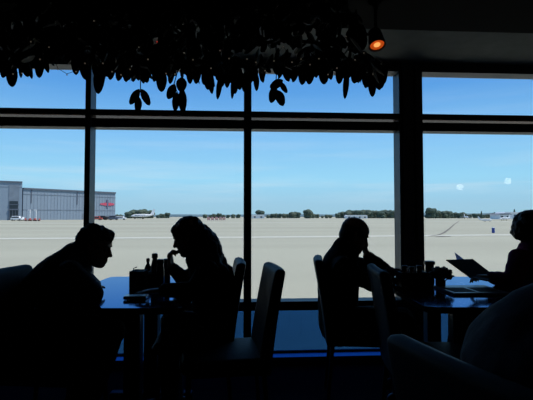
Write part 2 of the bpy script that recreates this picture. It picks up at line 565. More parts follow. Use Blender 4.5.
# emblem: a red winged bar with a small dark shield
def wings(bm):
    for s, e, h0, h1 in ((.808, .87, .35, .85), (.87, .935, .85, .85), (.935, .982, .85, .35)):
        a = along(A2, B, s); b = along(A2, B, e)
        d = (b - a).normalized(); nrm = Vector((d.y, -d.x, 0))
        zc = CAM.z + 12.4 / F * 258
        q = [bm.verts.new(Vector((p.x, p.y, zc + sg * h)) + nrm * o_) for o_ in (0.35, 0.1) for p, h in ((a, h0), (b, h1)) for sg in (-1, 1)]
        for f in ((0, 1, 3, 2), (4, 6, 7, 5), (0, 2, 6, 4), (1, 5, 7, 3), (0, 4, 5, 1), (2, 3, 7, 6)):
            bm.faces.new([q[i] for i in f])
sg_ = hpart('emblem_wings', wings, M['sign_red'])
def shield(bm):
    zc = CAM.z + 12.8 / F * 258
    slab(bm, along(A2, B, .886), along(A2, B, .906), zc - 2.2, zc + 2.4, 0.1, off=0.45)
hpart('emblem_shield', shield, M['sign_dark'])
tower = empty('hangar_annex', (A.x, A.y, GZ))
tag(tower, 'taller grey annex with a dark glazed entrance, left end of the hangar', 'building')
def tpart(name, fn, m_):
    bm = bmesh.new(); fn(bm)
    bmesh.ops.translate(bm, verts=bm.verts, vec=-Vector(tower.location))
    return link(name, bm, m_, tower)
A2f = along(A, A2, 0.985)
ztt = CAM.z + 35.0 / F * 213
tpart('wall', lambda bm: slab(bm, A, A2f, GZ, ztt, 8, off=0.8), M['hangar'])
tpart('roof_edge', lambda bm: slab(bm, A, A2f, ztt, ztt + .7, 8, off=1.3), M['hangar_trim'])
tt0 = 0.815; tt1 = 0.945
tpart('stair_panel', lambda bm: slab(bm, along(A, A2, tt0), along(A, A2, tt1), GZ, ztt - 1.0, .2, off=1.0), M['hangar_dark'])
tpart('entrance_glazing', lambda bm: slab(bm, along(A, A2, tt0 + .01), along(A, A2, tt1 - .01), GZ, GZ + 9.5, .2, off=1.15), M['dark_opening'])
def cols(bm):
    for k in range(4):
        t = tt0 + .01 + k * (tt1 - tt0 - .02) / 3
        slab(bm, along(A, A2, t), along(A, A2, t + .006), GZ, GZ + 5.0, .2, off=1.5)
    slab(bm, along(A, A2, tt0), along(A, A2, tt1), GZ + 5.0, GZ + 5.6, .2, off=1.6)
    slab(bm, along(A, A2, tt0), along(A, A2, tt1), GZ + 7.6, GZ + 7.9, .2, off=1.4)
tpart('entrance_frame', cols, M['hangar_trim'])
tpart('wall_band', lambda bm: slab(bm, A, A2f, ztt - 2.4, ztt - 2.1, .1, off=0.9), M['hangar_dark'])

# ---------------------------------------------------------------- small things near the hangar
def at_ground(px, d):
    p = W(px, 216.5, d); p.z = GZ
    return p


def vehicle(px, d, L, h, m_, label, cat='van', rz=0.0):
    p = at_ground(px, d)
    r = empty('service_van' if cat == 'van' else 'utility_truck', p, rz)
    tag(r, label, cat)
    bm = bmesh.new()
    box(bm, -L / 2, L / 2, -0.9, 0.9, 0.4, h * 0.6, 0.15)
    box(bm, -L * 0.42, L * 0.28, -0.85, 0.85, h * 0.55, h, 0.2)
    link('body', bm, m_, r)
    bm = bmesh.new(); box(bm, -L * 0.38, L * 0.24, -0.9, -0.84, h * 0.62, h * 0.88)
    link('windows', bm, M['dark_opening'], r)
    for sx in (-.32, .32):
        for sy in (-.8, .8):
            bm = bmesh.new(); lathe(bm, [(0.33, -0.1), (0.36, -0.05), (0.36, .05), (.33, .1)], 12)
            bmesh.ops.rotate(bm, verts=bm.verts, cent=(0, 0, 0), matrix=Matrix.Rotation(PI / 2, 3, 'X'))
            bmesh.ops.translate(bm, verts=bm.verts, vec=(sx * L, sy, .36))
            link('wheel', bm, M['tyre'], r)
    return r


vehicle(17, 185, 4.6, 2.0, M['white'], 'white van parked by the dark entrance of the hangar annex')
vehicle(21.5, 190, 3.2, 1.6, M['white'], 'small pale van parked right of the white one at the annex')
vehicle(97, 225, 5.5, 1.9, M['red'], 'dull red truck under the emblem, leftmost of the parked row', 'truck')
vehicle(102.5, 228, 5.0, 2.2, M['tyre'], 'black van in the middle of the row parked below the emblem')
vehicle(108, 230, 4.6, 1.9, M['roof_grey'], 'grey van right of the black one below the emblem')
vehicle(113.5, 228, 4.6, 2.3, M['hangar_trim'], 'dark blue van at the right corner of the long hangar')
vehicle(120.5, 240, 6.0, 2.0, M['white'], 'white van just past the right corner of the hangar')
for k, (px, lb) in enumerate(((30.0, 'white floodlight mast before the hangar, left of the pair'),
                              (36.0, 'white floodlight mast before the hangar, right of the pair'))):
    p = at_ground(px, 180)
    r = empty('floodlight_mast', p); tag(r, lb, 'light mast')
    bm = bmesh.new(); tube(bm, [(0, 0, 0.3), (0, 0, 4.4)], [.22, .18], 8); link('pole', bm, M['white'], r)
    bm = bmesh.new(); box(bm, -.9, .25, -.2, .2, 4.2, 4.6, .05); link('lamp_head', bm, M['white'], r)
    bm = bmesh.new(); box(bm, -.5, .5, -.5, .5, 0, .35, .04); link('base', bm, M['roof_grey'], r)
for k, px in enumerate((27.5, 32.5, 37.5)):
    p = at_ground(px, 176)
    r = empty('baggage_cart', p)
    tag(r, ['red baggage cart, leftmost of three below the floodlight masts', 'middle one of three red carts below the floodlight masts',
            'red baggage cart, rightmost of three below the floodlight masts'][k], 'cart', 'baggage carts before the hangar')
    bm = bmesh.new(); box(bm, -.85, .85, -.6, .6, .35, .5, .03); box(bm, -.85, -.75, -.6, .6, .5, 1.15); box(bm, .75, .85, -.6, .6, .5, 1.0)
    link('deck', bm, M['red'], r)
    for sx in (-.6, .6):
        bm = bmesh.new(); box(bm, sx - .2, sx + .2, -.65, .65, 0, .4, .1); link('wheel_pair', bm, M['tyre'], r)
# striped barriers
for k, px in enumerate((208.5, 212.5, 216.5, 220.5, 224)):
    p = at_ground(px, 190)
    r = empty('road_barrier', p); tag(r, 'red and white barrier standing on the apron behind the woman with long hair', 'barrier', 'barriers on the apron')
    bm = bmesh.new(); box(bm, -.6, .6, -.05, .05, 1.0, 1.6, .03); box(bm, -.6, .6, -.05, .05, .3, .7, .03); link('boards', bm, M['white'], r)
    bm = bmesh.new()
    for q in (-.45, 0, .45): box(bm, q - .13, q + .13, -.08, .08, .28, 1.62)
    link('red_stripes', bm, M['red'], r)
    for sx in (-.55, .55):
        bm = bmesh.new(); box(bm, sx - .05, sx + .05, -.3, .3, 0, .12); box(bm, sx - .04, sx + .04, -.04, .04, 0, 1.5)
        link('foot', bm, M['roof_grey'], r)
# blue bin out on the apron
p = G(493.3, 233.0)
r = empty('marker_drum', p); tag(r, 'small blue drum standing alone on the apron at the right', 'drum')
bm = bmesh.new(); lathe(bm, [(.13, 0), (.155, .02), (.155, .27), (.145, .29), (.155, .31), (.155, .56), (.13, .58)], 16); link('body', bm, M['blue'], r)
bm = bmesh.new(); lathe(bm, [(.16, .56), (.165, .58), (.15, .61), (.02, .62)], 16); link('lid', bm, M['white'], r)


def plane(px, d, S, rz, label, z=0):
    """small white aircraft, length about 10 S metres, nose along -x"""
    p = at_ground(px, d)
    r = empty('parked_aircraft', p, rz); tag(r, label, 'aircraft')
    def f(name, fn, m_):
        bm = bmesh.new(); fn(bm); bmesh.ops.scale(bm, vec=(S, S, S), verts=bm.verts); return link(name, bm, m_, r, smooth=name == 'fuselage')
    f('fuselage', lambda bm: tube(bm, [(-5, 0, 1.3), (-4.2, 0, 1.4), (-2.5, 0, 1.5), (1.5, 0, 1.55), (4.6, 0, 1.9)], [.25, .5, .72, .7, .18], 14, smoothp=3), M['white'])
    f('wing', lambda bm: (box(bm, -1.3, .5, -5.2, 5.2, 1.15, 1.3, .05)), M['white'])
    def fin(bm):
        q = [(3.0, 2.0), (4.7, 1.9), (5.3, 4.4), (4.5, 4.4)]
        a = [bm.verts.new((x, -.1, z_)) for x, z_ in q]; b = [bm.verts.new((x, .1, z_)) for x, z_ in q]
        bm.faces.new(a); bm.faces.new(list(reversed(b)))
        for i in range(4): bm.faces.new((a[i], b[i], b[(i + 1) % 4], a[(i + 1) % 4]))
    f('tail_fin', fin, M['white'])
    f('tailplane', lambda bm: box(bm, 4.0, 4.9, -1.8, 1.8, 1.95, 2.05, .02), M['white'])
    f('cabin_windows', lambda bm: box(bm, -3.4, 1.0, -.72, .72, 1.65, 1.85, .02), M['dark_opening'])
    for x, y in ((-3.5, 0), (0, -1.2), (0, 1.2)):
        f('landing_gear', lambda bm: (tube(bm, [(x, y, 1.1), (x, y, .3)], [.07, .07], 8), box(bm, x - .28, x + .28, y - .12, y + .12, 0, .5, .1)), M['tyre'])
    return r


plane(143, 330, 1.65, 0.12, 'white aircraft with a tall tail fin, right of the hangar')
plane(466, 360, .95, 1.4, 'white aircraft seen end on where the curved line ends')
plane(485, 150, .42, 2.6, 'small white light aircraft beyond the blue drum')
plane(505, 200, .62, 0.3, 'white aircraft before the low white building at the right')


def shed(px, w_px, d, h, label, roofm='white'):
    p = at_ground(px, d); w = w_px * d / F
    r = empty('low_building', p, -YAW); tag(r, label, 'building')
    bm = bmesh.new(); box(bm, -w / 2, w / 2, 0, 12, 0, h, .05); link('wall', bm, M['white'], r)
    bm = bmesh.new()
    q = [(-w / 2 - .5, h), (w / 2 + .5, h), (w / 2 - 1, h + 1.0), (-w / 2 + 1, h + 1.0)]
    a = [bm.verts.new((x, -.5, z)) for x, z in q]; b = [bm.verts.new((x, 12.5, z)) for x, z in q]
    bm.faces.new(a); bm.faces.new(list(reversed(b)))
    for i in range(4): bm.faces.new((a[i], b[i], b[(i + 1) % 4], a[(i + 1) % 4]))
    link('roof', bm, M[roofm], r)
    bm = bmesh.new()
    n = max(2, int(w / 5))
    for k in range(n):
        x = -w / 2 + (k + .5) * w / n
        box(bm, x - .8, x + .8, -.1, .1, h * .25, h * .75)
    link('window_row', bm, M['dark_opening'], r)


shed(258, 13, 420, 2.6, 'low white building under the round tree beside the middle mullion')
shed(357, 21, 420, 2.2, 'low white building beyond the head of the man resting his cheek on his hand')
shed(515, 22, 330, 4.2, 'low white building with pale roof at far right')
shed(505, 12, 300, 3.0, 'smaller pale shed, left of the low building at far right', 'roof_grey')

# ---------------------------------------------------------------- trees and hill line
rnd = random.Random(7)


def tree_proto(name, m_, tall, seed):
    rn = random.Random(seed)
    r = empty('tree', (0, 0, 0))
    bm = bmesh.new()
    n = 9
    for k in range(n):
        t = k / (n - 1)
        a = rn.uniform(0, 2 * PI)
        if tall:
            c = (0.25 * math.cos(a) * (1 - t), .25 * math.sin(a) * (1 - t), 1.2 + 4.6 * t); rr = 1.35 * (1 - .72 * t)
            rad = (rr, rr, rr * 1.1)
        else:
            R_ = rn.uniform(.5, 1.9)
            c = (R_ * math.cos(a), R_ * math.sin(a), rn.uniform(2.0, 4.2)); rr = rn.uniform(1.2, 1.7)
            rad = (rr, rr, rr * .85)
        ball(bm, c, rad, 3)
    if not tall:
        for k in range(4): ball(bm, (1.1 * math.cos(k * 1.6), 1.1 * math.sin(k * 1.6), 1.1), (1.2, 1.2, 1.1), 3)
    for v in bm.verts:
        q = noise.noise(v.co * 1.7 + Vector((seed, 0, 0))) * .45 + noise.noise(v.co * 4.5) * .25
        v.co += v.co.normalized() * q * .6
    link('foliage', bm, m_, r, smooth=False)
    bm = bmesh.new(); tube(bm, [(0, 0, 0), (.05, 0, 1.2), (0, .05, 2.6)], [.28, .2, .15], 8); link('trunk', bm, M['bark'], r)
    return r


protos = [tree_proto('round', M['tree_a'], False, 1), tree_proto('round', M['tree_b'], False, 5), tree_proto('tall', M['tree_a'], True, 9)]
used = [False] * 3


def tree(px, top, kind, d, label, wide=1.0):
    o = protos[kind] if not used[kind] else copy_tree(protos[kind])
    used[kind] = True
    o.location = at_ground(px, d)
    base_h = (5.6, 5.6, 6.3)[kind]
    h = (216.5 - top) / F * d + gh
    s = h / base_h
    o.scale = (s * wide, s * wide, s)
    o.rotation_euler = (0, 0, rnd.uniform(0, 6))
    tag(o, label, 'tree', 'trees along the airfield edge')
    return o


def row(x0, x1, tops, kind_seq, label, d0=480, step=4.6, wide=1.25):
    x = x0; k = 0
    while x <= x1:
        t = (x - x0) / max(1e-3, (x1 - x0))
        f = t * (len(tops) - 1); i = min(int(f), len(tops) - 2); tp = tops[i] + (tops[i + 1] - tops[i]) * (f - i)
        tree(x, tp + rnd.uniform(-.8, .8), kind_seq[k % len(kind_seq)], d0 + (k % 3) * 17 - 12 + rnd.uniform(-3, 3), label, wide)
        x += step * rnd.uniform(.75, 1.2); k += 1


row(117, 124, (214.5, 214), (1,), 'faint low tree just right of the long hangar')
row(129, 151, (211.5, 208.8, 208.5, 211), (0, 1), 'leafy tree in the clump behind the white aircraft with tall tail fin', 460)
row(158, 170, (214.5, 212.5, 212), (0, 1), 'leafy tree left of the long-haired woman on the skyline', 470)
row(205, 241, (214.5, 213.5, 214.5, 213.2), (1, 0), 'low tree between the long-haired woman and the middle mullion')
tree(260.5, 209.3, 0, 440, 'large round tree behind the low white building beside the middle mullion', 1.1)
row(268, 301, (214.5, 213.2, 212.5, 211.0), (1, 0), 'low tree in the row above the empty chair at the left table')
tree(308, 209.2, 1, 440, 'tallest tree of the row between the middle mullion and the bowed man', 1.2)
row(312.5, 333, (212.5, 215, 215.3), (1,), 'faint low tree just left of the bowed man on the skyline')
row(338, 396, (213.5, 210, 209.5, 209.8, 210.0, 210.5), (0, 1), 'leafy tree in the dense row right of and behind the bowed man', 470, 3.8)
tree(430, 207.0, 0, 440, 'tallest dark tree right of the black column', 1.15)
row(434, 463, (209.5, 210.5, 211.5, 213), (0, 1), 'dark tree in the row descending right of the black column', 460, 3.8)
row(470, 512, (213.5, 213.5, 212.5, 213), (1, 0), 'low tree between the curved line and the woman in plum')
tree(481.5, 210.8, 2, 430, 'slim pointed tree above the small light aircraft', .8)
tree(494.5, 212, 2, 430, 'slim pointed tree above the blue drum', .8)
tree(514.5, 208.8, 2, 410, 'slim pointed tree just left of the hair of the woman in plum', .8)
row(518, 560, (211.5, 211, 211), (0, 1), 'leafy tree behind the woman in plum at the right edge')

bm = bmesh.new()
prev = None
for k in range(0, 61):
    px = -250 + k * 20
    h = 2.2 + 1.8 * noise.noise(Vector((px * .012, 3, 0))) + (1.6 if px > 400 else 0)
    top = W(px, 216.5 - max(h, .6), 2400); bot = at_ground(px, 2400)
    top2 = W(px, 216.5, 2900); top2.z = GZ
    r3 = [bm.verts.new(bot), bm.verts.new(top), bm.verts.new(top2)]
    if prev:
        bm.faces.new((prev[0], r3[0], r3[1], prev[1])); bm.faces.new((prev[1], r3[1], r3[2], prev[2]))
    prev = r3
structure(link('hills', bm, M['hill'], smooth=True))

# ================================================================ tables
def dining_table(xc, d0, d1, w, label, px_):
    d = (d0 + d1) / 2
    r = empty('dining_table', C(xc, d), -YAW); tag(r, label, 'table')
    h = (d1 - d0) / 2
    bm = bmesh.new()
    # rounded-corner slab
    rc = 0.05; n = 6
    ring = []
    for cx, cy, a0 in ((w / 2 - rc, h - rc, 0), (-w / 2 + rc, h - rc, PI / 2), (-w / 2 + rc, -h + rc, PI), (w / 2 - rc, -h + rc, 1.5 * PI)):
        for k in range(n + 1):
            a = a0 + k / n * PI / 2
            ring.append((cx + rc * math.cos(a), cy + rc * math.sin(a)))
    lv = []
    for z, ins in ((0.718, .004), (0.722, 0), (0.746, 0), (0.750, .004)):
        lv.append([bm.verts.new((x * (1 - ins / (w / 2)), y * (1 - ins / h), z)) for x, y in ring])
    for a, b in zip(lv[:-1], lv[1:]):
        for k in range(len(ring)):
            bm.faces.new((a[k], a[(k + 1) % len(ring)], b[(k + 1) % len(ring)], b[k]))
    bm.faces.new(list(reversed(lv[0]))); bm.faces.new(lv[-1])
    o = link('tabletop', bm, [M['table'], M['table_edge']], r)
    for p in o.data.polygons:
        if p.normal.z < .5: p.material_index = 1
    for y in (-h * .36, h * .36):
        bm = bmesh.new()
        box(bm, px_-.045, px_+.045, y - .045, y + .045, .035, .70, .008)
        link('column', bm, M['iron'], r)
        bm = bmesh.new(); box(bm, px_-.27, px_+.27, y - .035, y + .035, .012, .045, .01)
        for s in (px_-.25, px_+.25): box(bm, s - .02, s + .02, y - .02, y + .02, 0, .02)
        link('foot', bm, M['iron'], r)
        bm = bmesh.new(); box(bm, px_-.24, px_+.24, y - .05, y + .05, .70, .718, .003); link('top_plate', bm, M['iron'], r)
    return r


dining_table(-0.795, 2.18, 3.32, 0.75, 'polished dark table between the leaning man and the long-haired woman', .035)
dining_table(1.175, 2.20, 3.32, 0.76, 'polished dark table with the flowers and the open menu, at right', -.07)

# ================================================================ chairs
def make_chair():
    r = empty('dining_chair')
    # seat cushion
    bm = bmesh.new()
    vs_ = box(bm, -.21, .23, -.215, .215, .415, .485, .028, seg=4)
    for v in bm.verts:
        if v.co.z > .46:
            v.co.z += .012 * max(0, 1 - ((v.co.x / .23) ** 2 + (v.co.y / .22) ** 2) * .8)
    link('seat', bm, M['leather'], r, smooth=True)
    # back: tall slab, leaning and gently curved, rounded top corners
    bm = bmesh.new()
    us = [-1, -.985, -.95, -.9, -.8, -.6, -.3, 0, .3, .6, .8, .9, .95, .985, 1]; ts = [0, .02, .1, .25, .4, .55, .7, .8, .88, .93, .955, .975, .99, 1]
    nz_, ny = len(ts) - 1, len(us) - 1
    grid = {}
    H0, H1, wd = .40, .93, .215
    for s in (0, 1):
        for i in range(nz_ + 1):
            t = ts[i]
            for j in range(ny + 1):
                u = us[j]
                z = H0 + (H1 - H0) * t
                hw = wd
                top_r = .035
                if z > H1 - top_r:
                    q = (z - (H1 - top_r)) / top_r
                    hw = wd - top_r * (1 - math.sqrt(max(0, 1 - q * q)))
                    hw = max(hw, wd - top_r)
                y = u * hw
                lean = -.185 - .085 * t + .006 * math.sin(t * PI)
                curve = -.010 * (1 - u * u)
                th = .062 * (1 - .15 * t)
                edge = min(1.0, (1 - abs(u)) * wd / .022, (1 - t) * (H1 - H0) / .022 + 0.0)
                ee = math.sqrt(max(0, 1 - (1 - max(0, edge)) ** 2))
                x = lean + curve + (th / 2 * ee + .002) * (1 if s == 0 else -1)
                grid[s, i, j] = bm.verts.new((x, y, z))
    for s in (0, 1):
        for i in range(nz_):
            for j in range(ny):
                bm.faces.new((grid[s, i, j], grid[s, i, j + 1], grid[s, i + 1, j + 1], grid[s, i + 1, j]))
    for i in range(nz_):
        for j in (0, ny):
            bm.faces.new((grid[0, i, j], grid[0, i + 1, j], grid[1, i + 1, j], grid[1, i, j]))
    for j in range(ny):
        for i in (0, nz_):
            bm.faces.new((grid[0, i, j], grid[0, i, j + 1], grid[1, i, j + 1], grid[1, i, j]))
    link('backrest', bm, M['leather'], r, smooth=True)
    bm = bmesh.new()
    tube(bm, [(.235, -.19, .45), (.235, .19, .45)], [.005, .005], 6)
    tube(bm, [(-.19, -.218, .45), (.21, -.218, .45)], [.005, .005], 6)
    tube(bm, [(-.19, .218, .45), (.21, .218, .45)], [.005, .005], 6)
    link('piping', bm, M['piping'], r, smooth=True)
    bm = bmesh.new(); box(bm, -.19, .20, -.19, .19, .395, .42, .004); link('seat_frame', bm, M['leg'], r)
    for x, y, dx, dy in ((-.185, -.185, -.035, -.015), (-.185, .185, -.035, .015), (.19, -.185, .02, -.015), (.19, .185, .02, .015)):
        bm = bmesh.new()
        tube(bm, [(x, y, .41), (x + dx, y + dy, .008)], [.014, .010], 10)
        link('leg', bm, M['leg'], r, smooth=True)
    return r


chair0 = make_chair()
first = [True]


def chair(xb, d, face, yaw, label):
    """xb, d: sideways offset / distance of the centre of the seat; face +1 looks right, -1 looks left"""
    o = chair0 if first[0] else copy_tree(chair0)
    first[0] = False
    o.location = C(xb, d)
    o.rotation_euler = (0, 0, -YAW + (0 if face > 0 else PI) + math.radians(yaw))
    tag(o, label, 'chair', 'dark leather chairs at the tables')
    return o


chair(-1.105, 2.30, 1, -4, 'dark leather chair of the leaning man at the left edge')
chair(-0.435, 2.74, -1, 6, 'dark leather chair of the long-haired woman, beside the middle mullion')
chair(-0.225, 2.42, -1, 9, 'empty dark leather chair at the left table, before the middle window')
chair(0.615, 2.93, 1, -6, 'dark leather chair of the man resting his cheek on his hand')
chair(0.865, 2.36, 1, -4, 'empty dark leather chair at the right table, near side beside the bowed man')
chair(1.50, 2.84, -1, 0, 'dark leather chair of the woman in plum reading the menu')
chair(0.620, 0.935, 1, 18, 'nearest dark leather chair, seat of the person with back turned at lower right')

# ================================================================ people
def head_mesh(bm, T, s=1.0):
    prof = [(-.120, .064, .036, .016), (-.114, .080, .012, .030), (-.100, .088, -.012, .042), (-.086, .087, -.035, .050),
            (-.072, .086, -.052, .056), (-.05, .084, -.068, .061), (-.03, .083, -.080, .066), (-.008, .079, -.089, .070),
            (.008, .079, -.093, .073), (.022, .086, -.097, .075), (.045, .086, -.100, .077), (.065, .079, -.097, .075),
            (.085, .062, -.085, .066), (.100, .040, -.064, .050), (.109, .012, -.036, .028)]
    n = 28
    rings = []
    for z, xf, xb, w in prof:
        c = (xf + xb) / 2; a = (xf - xb) / 2
        ring = []
        for k in range(n):
            th = 2 * PI * k / n
            cx, sy = math.cos(th), math.sin(th)
            x = c + a * math.copysign(abs(cx) ** .9, cx); y = w * math.copysign(abs(sy) ** .9, sy)
            if -.02 < z < .02 and cx > .6 and .18 < abs(sy) < .62: x -= .007     # eye sockets
            ring.append(bm.verts.new(T @ (Vector((x, y, z)) * s)))
        rings.append(ring)
    for a, b in zip(rings[:-1], rings[1:]):
        for k in range(n):
            bm.faces.new((a[k], a[(k + 1) % n], b[(k + 1) % n], b[k]))
    bm.faces.new(list(reversed(rings[0]))); bm.faces.new(rings[-1])
    def tb(pts, rad, **kw):
        tube(bm, [T @ (Vector(p) * s) for p in pts], [tuple(q * s for q in r) if isinstance(r, tuple) else r * s for r in rad], **kw)
    tb([(.080, 0, .014), (.093, 0, -.010), (.104, 0, -.032)], [.007, .009, .012], n=10)
    tb([(.088, -.012, -.038), (.088, .012, -.038)], [.009, .009], n=8)
    tb([(.080, -.022, -.063), (.091, 0, -.061), (.080, .022, -.063)], [.005, .007, .005], n=8)
    tb([(.080, -.020, -.075), (.090, 0, -.076), (.080, .020, -.075)], [.005, .0075, .005], n=8)
    for q in (-1, 1):
        tb([(.077, .045 * q, .019), (.086, .018 * q, .020)], [.006, .007], n=8)
        tb([(-.006, .072 * q, -.036), (-.004, .080 * q, -.012), (-.012, .083 * q, .012), (-.022, .078 * q, .010)], [.007, .008, .007, .005], n=8)


def eyes_fn(T, s, origin):
    def fn(bm):
        for q in (-1, 1):
            before = set(bm.faces)
            ball(bm, (T @ (Vector((.070, .031 * q, .002)) * s)) - Vector(origin), .0125 * s, 2)
            for f in bm.faces:
                if f not in before: f.material_index = 1
    return fn


def hand(bm, wrist, direction, palm, thumb_sign, curl=.5, s=1.0, spread=.06, thumb_curl=.4):
    """direction: along the fingers; palm: the way the palm looks; thumb_sign: side of the thumb"""
    x = Vector(direction).normalized(); z = -Vector(palm); z = (z - x * z.dot(x)).normalized(); y = z.cross(x) * thumb_sign
    w = Vector(wrist)
    P = lambda a, b, c: w + (x * a + y * b + z * c) * s
    tube(bm, [P(-.01, 0, 0), P(.03, 0, 0), P(.085, 0, 0)], [(.026 * s, .020 * s), (.036 * s, .017 * s), (.040 * s, .013 * s)], n=14, side=y)
    for b, L, a0 in ((.030, .070, .085), (.010, .080, .090), (-.010, .074, .086), (-.029, .058, .079)):
        pts = [P(a0 - .02, b, 0)]
        pos = Vector((a0, b + 0.0, 0.0)); ang = 0.0
        pts.append(P(*pos))
        for seg, fr in enumerate((.45, .30, .25)):
            ang += curl * (.9, 1.1, .8)[seg]
            pos = pos + Vector((math.cos(ang) * L * fr, b * spread * fr * 3 * math.cos(ang), -math.sin(ang) * L * fr))
            pts.append(P(*pos))
        tube(bm, pts, [.0095 * s, .0093 * s, .0086 * s, .0078 * s, .0066 * s], n=8)
    a = thumb_curl
    tube(bm, [P(.015, .022, 0), P(.045, .046, -.006), P(.045 + .033 * math.cos(a), .050 + .012 * math.cos(a), -.010 - .02 * math.sin(a)),
              P(.045 + .058 * math.cos(a), .046, -.012 - .042 * math.sin(a))], [.015 * s, .0125 * s, .010 * s, .0085 * s], n=10)


def person(label, face, head, nod, hs, spine, sh, el, wr, hands, hips, knees, ankles, mats, hairfn, sleeves='long',
           girth=1.0, hem=None, face_yaw=0.0, roll=0.0, extra_cloth=None, sx=1.0):
    """all joints are world points; sh, el, wr, hips, knees, ankles are (near, far) pairs"""
    org = Vector((spine[0].x, spine[0].y, 0))
    lat = Vector((math.sin(YAW), math.cos(YAW), 0))
    fwd = Vector((math.cos(YAW), -math.sin(YAW), 0)) * face
    r = empty('person', org); tag(r, label, 'person')
    rot = Matrix.Rotation((-YAW if face > 0 else PI - YAW) + face_yaw, 4, 'Z') @ Matrix.Rotation(nod, 4, 'Y') @ Matrix.Rotation(roll, 4, 'X')
    T = Matrix.Translation(head) @ rot
    neck_top = T @ Vector((-.025, 0, -.055))
    g = girth

    def torso(bm, k=0.0, upto=5):
        rr = [(.165 * g * sx + k, .125 * g + k), (.150 * g * sx + k, .118 * g + k), (.160 * g * sx + k, .125 * g + k), (.155 * g * sx + k, .108 * g + k), (.085 + k, .075 + k)]
        tube(bm, spine[:upto], rr[:upto], n=20, side=lat, smoothp=4)

    def arms(bm, k, stop):
        for i in (0, 1):
            up = spine[3]
            tube(bm, [up + (sh[i] - up) * .45, sh[i], sh[i] + (el[i] - sh[i]) * .5, el[i]], [.062 * g + k, .060 * g + k, .050 * g + k, .041 * g + k], n=14)
            q = el[i] + (wr[i] - el[i]) * (stop if stop > 1e-3 else 0.02)
            if stop >= 0:
                tube(bm, [el[i], el[i] + (q - el[i]) * .35, q], [.041 * g + k, .040 * g + k, (.041 - .014 * stop) * g + k], n=14)

    def legs(bm, k, stop=1.0):
        for i in (0, 1):
            tube(bm, [hips[i], hips[i] + (knees[i] - hips[i]) * .5, knees[i]], [.098 * g + k, .085 * g + k, .060 * g + k], n=16)
            q = knees[i] + (ankles[i] - knees[i]) * stop
            tube(bm, [knees[i], knees[i] + (q - knees[i]) * .35, q], [.058 * g + k, .056 * g + k, .037 + k], n=14)
    bm = bmesh.new()
    head_mesh(bm, T, hs)
    nb = spine[-1]
    tube(bm, [nb, nb + (neck_top - nb) * .5, neck_top], [.062, .056, .056], n=16)
    torso(bm); arms(bm, 0, 1.0); legs(bm, 0)
    for i, hd in enumerate(hands):
        hand(bm, wr[i], *hd[0], **hd[1])
    for i in (0, 1):
        a = ankles[i]
        tube(bm, [a, Vector((a.x, a.y, .045)), Vector((a.x, a.y, .04)) + fwd * .12], [.036, .036, .030], n=12)
    fuse('body', bm, [M['skin'], M['eye']], r, 0.0062, 3, org, extra=eyes_fn(T, hs, org))
    # clothes
    bm = bmesh.new(); torso(bm, .013); arms(bm, .011, {'long': .93, 'short': -1, 'elbow': .25}[sleeves] if sleeves != 'short' else -1)
    tube(bm, [spine[3], spine[4]], [.085, .073], n=16)      # collar
    if extra_cloth: extra_cloth(bm)
    fuse('shirt' if mats.get('kind') != 'jacket' else 'jacket', bm, mats['top'], r, 0.008, 3, org,
         disp=lambda c: .006 * noise.noise(c * 9) + .004 * noise.noise(c * 22))
    bm = bmesh.new(); legs(bm, .014, .95)
    tube(bm, [spine[0] - Vector((0, 0, .03)), spine[0] + (spine[1] - spine[0]) * .35], [(.18 * g * sx, .135 * g)] * 2, n=18, side=lat)
    fuse('trousers', bm, mats['legs'], r, 0.009, 3, org, disp=lambda c: .005 * noise.noise(c * 12))
    for i in (0, 1):
        a = ankles[i]
        bm = bmesh.new()
        b0 = Vector((a.x, a.y, .05))
        tube(bm, [b0 - fwd * .05, b0 + fwd * .03, b0 + fwd * .12, b0 + fwd * .19 - Vector((0, 0, .012))], [(.038, .045), (.042, .048), (.045, .038), (.036, .026)], n=14, side=lat)
        box(bm, -.07, .21, -.042, .042, 0, .018, .006, Matrix.Translation(Vector((a.x, a.y, 0))) @ Matrix.Rotation(-YAW if face > 0 else PI - YAW, 4, 'Z'))
        link('shoe', bm, M['shoe'], r, smooth=True, origin=org)
    hairfn(T, hs, r, org)
    return r


def hair_short_wavy(T, s, r, org):
    bm = bmesh.new()
    for c, rad in (((-.018, 0, .038), (.100, .086, .086)), ((-.050, 0, .0), (.068, .080, .085)), ((.040, 0, .078), (.055, .066, .034)),
                   ((-.070, 0, -.050), (.045, .062, .055)), ((.068, 0, .070), (.026, .050, .022))):
        ball(bm, Vector(c) * s, tuple(q * s for q in rad), 3, T)
    fuse('hair', bm, M['hair_dark'], r, .006, 3, org, disp=lambda c: .011 * noise.noise(c * 26) + .007 * noise.noise(c * 55))


def hair_cropped(T, s, r, org):
    bm = bmesh.new()
    for c, rad in (((-.010, 0, .026), (.095, .080, .088)), ((-.045, 0, -.015), (.056, .072, .068))):
        ball(bm, Vector(c) * s, tuple(q * s for q in rad), 3, T)
    fuse('hair', bm, M['hair_black'], r, .006, 2, org, disp=lambda c: .0016 * noise.noise(c * 90))


def hair_bob(T, s, r, org):
    bm = bmesh.new()
    for c, rad in (((-.010, 0, .034), (.114, .104, .098)), ((-.060, 0, -.01), (.070, .096, .090)), ((.062, 0, .040), (.052, .074, .050)),
                   ((-.02, .062, -.03), (.055, .030, .07)), ((-.02, -.062, -.03), (.055, .030, .07))):
        ball(bm, Vector(c) * s, tuple(q * s for q in rad), 3, T)
    fuse('hair', bm, M['hair_dark'], r, .006, 3, org, disp=lambda c: .012 * noise.noise(c * 24) + .006 * noise.noise(c * 60))


